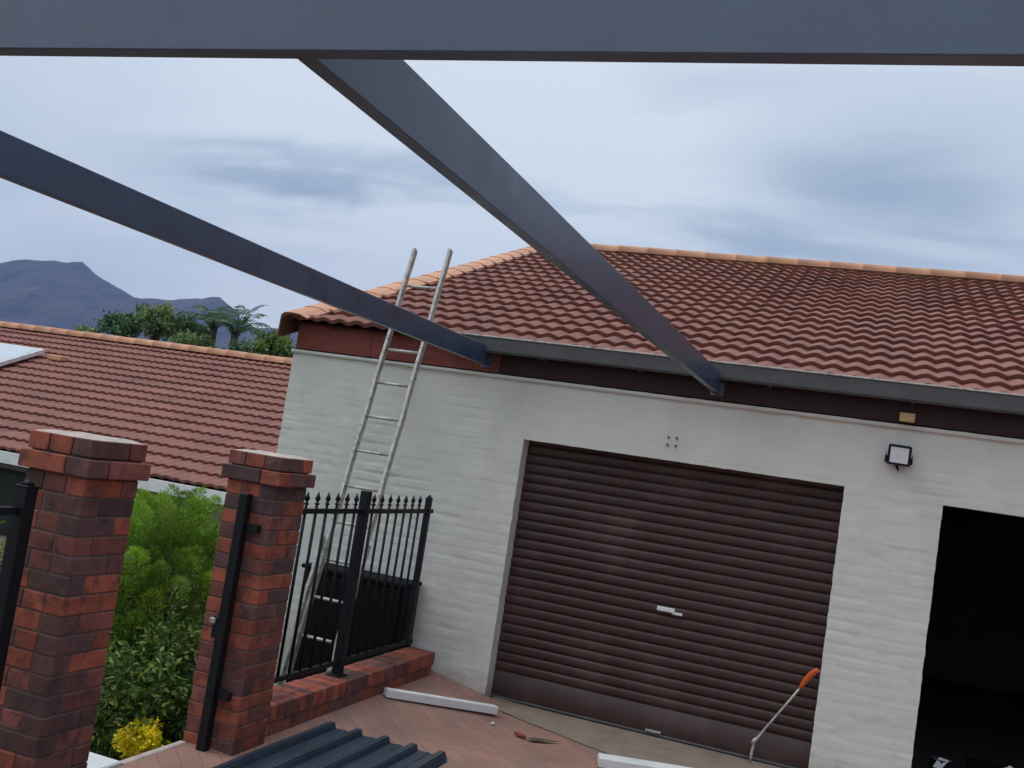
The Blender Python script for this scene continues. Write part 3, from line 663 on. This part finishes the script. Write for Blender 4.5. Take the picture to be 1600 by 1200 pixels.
b = MB(); b.box((1.0,.73,.128),(1.62,1.32,.153), None, .006); b.build('rim', M['black'], t)
# ------------------------------------------------------------------ plants
def leafcol(base, v=.3):
    k = R.uniform(1-v,1+v); return (base[0]*k*R.uniform(.85,1.2), base[1]*k, base[2]*k*R.uniform(.8,1.2))
def blob_pt(rx, ry, rz, shell=.55):
    while True:
        p = Vector((R.uniform(-1,1),R.uniform(-1,1),R.uniform(-1,1)))
        if shell < p.length <= 1: return Vector((p.x*rx,p.y*ry,p.z*rz)), p
def leaf(b, p, d, w, l, c_):
    d = d.normalized(); s_ = d.cross(Vector((R.uniform(-1,1),R.uniform(-1,1),R.uniform(-1,1))))
    if s_.length < 1e-3: return
    s_.normalize(); n_ = s_.cross(d)
    b.add([p, p+d*l*.45+s_*w*.5+n_*w*.15, p+d*l, p+d*l*.45-s_*w*.5+n_*w*.15], [(0,1,2,3)], c_)
def plume_shrub(name, label, cat, c_, r, nplume, per, ground):
    t = empty(name, (c_[0],c_[1],ground), label, cat); b = MB(); sb = MB()
    for i in range(nplume):
        p, u = blob_pt(*r, .45); 
        ax = Vector((u.x*.7+R.gauss(0,.22), u.y*.7+R.gauss(0,.22), .75+.4*u.z)).normalized(); ln = R.uniform(.16,.30); base_ = Vector(c_)+p-ax*ln*.4
        kb = R.uniform(.6,1.25); warm = R.uniform(.85,1.2)
        if i % 6 == 0: sb.tube([(c_[0]+p.x*.15,c_[1]+p.y*.15,ground-.02),Vector(c_)+p*.45+Vector((0,0,-.15)),base_+ax*ln*.6],[.014,.009,.003],5)
        for k in range(per):
            h_ = R.random()**.8; rad = .085*math.sin(PI*min(1,.15+h_*.85))**.7*R.random()**.45; a = R.uniform(0,2*PI)
            x_ = ax.cross(Vector((.3,.2,1))).normalized(); y_ = ax.cross(x_)
            off = (x_*math.cos(a)+y_*math.sin(a)); q_ = base_+ax*ln*h_+off*rad
            if q_.z < ground: continue
            dd = ax*.9+off*.8+Vector((R.gauss(0,.35),R.gauss(0,.35),R.gauss(0,.35)))
            g_ = kb*(.75+.55*h_)*R.uniform(.8,1.2)
            leaf(b, q_, dd, R.uniform(.004,.008), R.uniform(.025,.050), (.18*g_*warm,.32*g_,.028*g_))
    b.build('foliage', M['leaf'], t); sb.build('stem', M['bark'], t); return t
def shrub(name, label, cat, c_, r, n_, base, lw, ll, clumps, group=None, feather=False, tip=None, stems=4, ground=-.25):
    t = empty(name, (c_[0],c_[1],ground), label, cat, group)
    b = MB()
    cl = []
    for i in range(clumps):
        p, u = blob_pt(*r, .35); cl.append((p, R.uniform(.28,.48)*min(r), u))
    per = n_//clumps
    for p, rad, u in cl:
        kb = R.uniform(.7,1.25)
        for _ in range(per):
            q_ = p+Vector((R.gauss(0,1),R.gauss(0,1),R.gauss(0,1)))*rad*.55
            pos = Vector(c_)+q_
            if pos.z < ground+.02: continue
            col = tip if (tip and R.random() < .25+.3*max(0,u.z)) else base
            cc = leafcol(tuple(k*kb for k in col))
            if feather:
                d = Vector((R.gauss(0,.5)+u.x*.5,R.gauss(0,.5)+u.y*.5,1.0))
                d.normalize(); st = pos
                for k in range(9):
                    a = R.uniform(0,2*PI); side = Vector((math.cos(a),math.sin(a),.5)); leaf(b, st+d*ll*.16*k, side+d*.8, lw, ll*.5, cc)
            else:
                leaf(b, pos, Vector((R.gauss(0,1),R.gauss(0,1),R.gauss(-.1,.8)))+u*.6, lw*R.uniform(.7,1.3), ll*R.uniform(.7,1.3), cc)
    b.build('foliage', M['leaf'], t)
    b = MB()
    for k in range(stems):
        p, u = cl[k % len(cl)][0], 0; e_ = Vector(c_)+p*.8; s0 = Vector((c_[0]+R.uniform(-.06,.06),c_[1]+R.uniform(-.06,.06),ground-.02))
        mid = s0.lerp(e_,.5)+Vector((R.uniform(-.05,.05),R.uniform(-.05,.05),.05)); b.tube([s0,mid,e_],[.018,.012,.005],6)
    b.build('stem', M['bark'], t)
    return t
plume_shrub('feathery_conifer', 'bright green feathery conifer shrub rising between the two brick pillars', 'shrub', (-4.42,-1.95,.66), (.42,.66,.68), 230, 420, -.25)
shrub('broadleaf_shrub', 'dark green broadleaf shrub low between the two brick pillars', 'shrub', (-4.05,-2.42,.16), (.30,.62,.40), 9500, (.075,.15,.03), .024, .055, 85, None, False, (.26,.36,.07), 5, -.2)
shrub('olive_shrub', 'olive green shrub behind the fence at the left frame edge', 'shrub', (-4.75,-3.75,.62), (.45,.60,.60), 6500, (.16,.17,.03), .03, .055, 40, None, False, (.18,.19,.03), 4, -.4)
shrub('golden_shrub', 'small yellow leaved shrub at the foot of the nearest pillar', 'shrub', (-3.72,-2.86,.03), (.10,.11,.11), 1500, (.85,.72,.02), .016, .04, 24, None, False, (.95,.88,.05), 3, -.15)
# white flowers among the leaves
for i, (x,y,z) in enumerate([(-3.9,-2.02,-.02),(-3.88,-2.15,-.06),(-3.9,-1.95,.35),(-3.86,-2.3,.55)]):
    t = empty('white_flower', (x,y,z), ['upper of the two tiny pale flowers low in the dark leaves','lowest tiny pale flower in the dark leaves above the kerb','tiny pale flower halfway up the shrub beside the far pillar','topmost tiny pale flower in the dark leaves between the pillars'][i], 'flower', 'tiny pale flowers')
    b = MB()
    for k in range(7): a = 2*PI*k/7; leaf(b, Vector((x,y,z)), Vector((math.cos(a),-.3+math.sin(a)*.5,math.sin(a)*.6+.2)), .014, .026, (.45,.45,.36))
    b.build('petals', M['leaf'], t); b = MB(); b.tube([(x,y,z),(x-.03,y,z-.10)], .002, 5); b.build('stem', M['bark'], t)
# ------------------------------------------------------------------ neighbour's house
H = empty('neighbour_house', (-12,7,-1.4), 'long low house next door with a red brown tiled roof and white fascia', 'house')
PN = 20; NN = 17; GN = 5.75/NN
tiled_roof('tiled_roof', -24, -5.35, 2.6, 1.06, PN, NN, GN, H, samp=6)
yr2 = 2.6+5.75*math.cos(math.radians(PN)); zr2 = 1.06+5.75*math.sin(math.radians(PN))
ridge(-24, -5.3, yr2, zr2+.015, H, .115)
b = MB(); quad(b,(-24,yr2,zr2-.02),(-5.35,yr2,zr2-.02),(-5.35,13.4,1.0),(-24,13.4,1.0)); b.c = [(.26,.11,.09)]; b.build('back_slope', M['tile'], H)
b = MB(); b.box((-24,2.565,.875),(-5.37,2.60,1.03), None, .003); b.build('fascia_board', M['white'], H)
b = MB(); b.box((-24,2.603,.86),(-5.4,3.4,.874)); b.build('soffit', M['fascia_dark'], H)
b = MB(); b.box((-23.9,3.4,-1.6),(-5.5,13.2,.855)); b.add([(-5.5,3.4,.855),(-5.5,13.2,.855),(-5.5,yr2,zr2-.1)], [(0,1,2)]); b.build('wall', M['housewall'], H)
for x in (-12.3,-15.4):
    b = MB()
    for a, d in (((x,3.36,-.2),(x+1.4,3.398,-.14)),((x,3.36,.66),(x+1.4,3.398,.72)),((x,3.36,-.139),(x+.06,3.398,.659)),((x+1.34,3.36,-.139),(x+1.4,3.398,.659)),((x+.67,3.36,-.139),(x+.73,3.398,.659))): b.box(a, d)
    w_ = b.build('window', M['fascia_dark'], H); b = MB(); b.box((x+.061,3.38,-.138),(x+1.339,3.390,.658)); b.build('pane', M['windowglass'], w_)
# roof panel lying on the neighbour's tiles
tp = math.tan(math.radians(PN))
t = empty('solar_water_panel', (-15,5.8,2.4), 'pale flat rooftop panel on the tiles of the house next door', 'panel')
M4 = Matrix.Translation((-14.05,5.15,1.06+(5.15-2.6)*tp+.10)) @ Matrix.Rotation(math.radians(6),4,'Z') @ Matrix.Rotation(math.radians(PN),4,'X')
b = MB(); b.box((-2.0,0,-.03),(0,1.42,.05), None, .006, M4); b.build('frame', M['white'], t)
b = MB(); b.box((-1.96,.05,.051),(-.05,1.37,.056), None, 0, M4); b.build('glass_face', M['panel'], t)
b = MB()
for dx in (-1.9,-.3):
    for dy in (.15,1.25): b.box((dx,dy,-.10),(dx+.04,dy+.04,-.031), None, 0, M4)
b.build('mounting_feet', M['alu'], t)
b = MB(); b.box((-13.95,6.30,1.06+3.7*tp+.03),(-13.62,6.5,1.06+3.9*tp+.06), None, .02); tag(b.build('flashing_tile', M['cap']), 'single pale orange tile beside the rooftop panel', 'tile')
# ------------------------------------------------------------------ trees beyond the neighbour
def tree(x, y, top, rad, base, label, n_=3500, tip=None, lw=.09, ll=.17, zg=-1.45, flat=.6):
    t = empty('garden_tree', (x,y,zg), label, 'tree', 'trees beyond the house next door')
    b = MB(); cz = top-rad*flat
    cl = []
    for i in range(26):
        p, u = blob_pt(rad, rad, rad*flat*1.4, .2); p.z = min(p.z, rad*flat*.9); cl.append((Vector((x,y,cz))+p, u))
    for p, u in cl:
        kb = R.uniform(.65,1.3); rr = rad*R.uniform(.16,.34)
        for _ in range(n_//26):
            q_ = p+Vector((R.gauss(0,1),R.gauss(0,1),R.gauss(0,.8)))*rr*.6
            leaf(b, q_, Vector((R.gauss(0,1),R.gauss(0,1),R.gauss(0,1))), lw, ll, leafcol(tuple(k*kb for k in (tip if tip and R.random() < .3 else base))))
    b.build('crown', M['leaf'], t)
    b = MB(); b.tube([(x,y,zg-.1),(x+.1,y,(cz+zg)/2),(x,y,cz)], [.18,.13,.07], 8)
    for k in range(7): e_ = cl[k*3][0]; b.tube([(x+.05,y,(cz+zg)*.5+k*.12),(Vector((x,y,cz))).lerp(e_,.5),e_],[.07,.045,.015],6)
    b.build('trunk', M['bark'], t)
GR = (.17,.25,.10); GD = (.10,.18,.08); GY = (.26,.34,.09)
tree(-29.6,24,4.45,.6,GR,'low grey green tree at the left end of the treetops', 1200, tip=GY)
tree(-28.0,24,5.15,.75,GD,'dark round topped tree behind the roof ridge, left of the taller one', 1800)
tree(-26.5,24,5.65,.8,GR,'tallest leafy tree behind the roof ridge, left of the palms', 2000, tip=GY)
tree(-25.2,24.4,5.3,.85,(.10,.17,.06),'leafy green tree directly left of the palms', 2000, tip=GD)
tree(-23.9,23.2,4.55,.95,GR,'low bushy tree under the palm fronds', 2000, tip=GY)
tree(-21.9,23.8,4.6,.9,GD,'low tree between the palms and the garage corner', 1700, tip=GR)
tree(-20.4,23.2,5.15,.75,(.13,.22,.05),'bright green tree against the garage corner', 1600, tip=GY)
def palm(x, y, zc, ln, n_, label, seed, grey=1):
    rr = random.Random(seed); zg = -1.45
    t = empty('palm_tree', (x,y,zg), label, 'palm tree', 'palms beyond the house next door')
    b = MB(); b.tube([(x,y,zg-.1),(x+.05,y,(zg+zc)/2),(x,y,zc)], [.2,.15,.14], 10); b.build('trunk', M['bark'], t)
    b = MB()
    for i in range(n_):
        a = 2*PI*i/n_+rr.uniform(-.2,.2); el = rr.uniform(.75,1.35); l_ = ln*rr.uniform(.8,1.15); pts = []; d = Vector((math.cos(a)*math.cos(el),math.sin(a)*math.cos(el),math.sin(el))); p = Vector((x,y,zc))
        for k in range(14):
            pts.append(p.copy()); p = p+d*l_/14; d.z -= .10+.012*k; d.normalize()
        b.tube(pts, [.022-.0013*k for k in range(14)], 5, (.05,.09,.035))
        for k in range(1,14):
            tdir = (pts[k]-pts[k-1]).normalized(); sd_ = tdir.cross(Vector((0,0,1))).normalized(); w_ = .42*math.sin(PI*min(1,(k+1.5)/14.5))*ln/1.8
            for s_ in (-1,1):
                for h_ in (0,.5):
                    q_ = pts[k-1].lerp(pts[k],h_); leaf(b, q_, sd_*s_+tdir*.7+Vector((0,0,-.45+rr.uniform(-.15,.15))), .05, w_, leafcol((.12,.21,.12),.25))
    b.build('fronds', M['leaf'], t)
palm(-24.2,24.6,5.15,1.8,11,'left palm with arching fronds above the treetops',11)
palm(-22.9,24.2,4.95,1.9,12,'right palm with upright fronds against the mountain',12)
# ------------------------------------------------------------------ mountains
prof = [(-7000,300),(-5200,330),(-4300,420),(-3800,405),(-3500,430),(-3294,462),(-3215,486),(-2960,492),(-2890,500),(-2780,440),(-2670,405),(-2600,382),(-2450,392),(-2240,420),(-2160,375),(-2115,320),(-2020,330),(-1940,335),(-1700,300),(-1300,220),(-800,150),(0,90),(1500,60),(4000,40)]
def pf(x):
    for (a, za_), (c_, zc_) in zip(prof, prof[1:]):
        if a <= x <= c_: return za_+(zc_-za_)*(x-a)/(c_-a)
    return 40
b = MB(); NX, NY = 260, 46; v_ = []
for j in range(NY):
    y = 1750+j*45.0
    for i in range(NX):
        x0_ = -6800+i*34.0; x = x0_*y/3000 if y > 3000 else x0_*(.55+.45*y/3000)
        s_ = (y-1750)/1250 if y <= 3000 else max(0, 1-(y-3000)/900)
        gul = abs(nz(x,y*.35,1,.0042)); gul2 = abs(nz(x,y*.5,5,.011))
        h_ = pf(x0_)*(min(1,s_)**1.25)
        amp_ = 4*s_*(1-s_)
        z = -30+(h_+30)*1 - 120*amp_*gul - 45*amp_*gul2 + 22*amp_*nz(x,y,2,.01) + (6*nz(x,1,1,.02)+3*nz(x,1,3,.06) if abs(s_-1) < .05 else 0)
        v_.append((x,y,max(z,-40)))
b.add(v_, [(j*NX+i, j*NX+i+1, (j+1)*NX+i+1, (j+1)*NX+i) for j in range(NY-1) for i in range(NX-1)], None, True)
struct(b.build('mountains', M['rock']))
# ------------------------------------------------------------------ haze
b = MB(); b.box((-7500,-500,-41),(5000,4200,760))
hm = bpy.data.materials.new('haze_air'); hm.use_nodes = True; ht = hm.node_tree; ht.nodes.clear()
ho = nd(ht, 'ShaderNodeOutputMaterial'); hv = nd(ht, 'ShaderNodeVolumePrincipled', inp={'Color': (.34,.52,1.0,1), 'Density': .00012, 'Anisotropy': 0.0}); ht.links.new(hv.outputs[0], ho.inputs['Volume'])
hz = b.build('haze', hm); hz['kind'] = 'stuff'
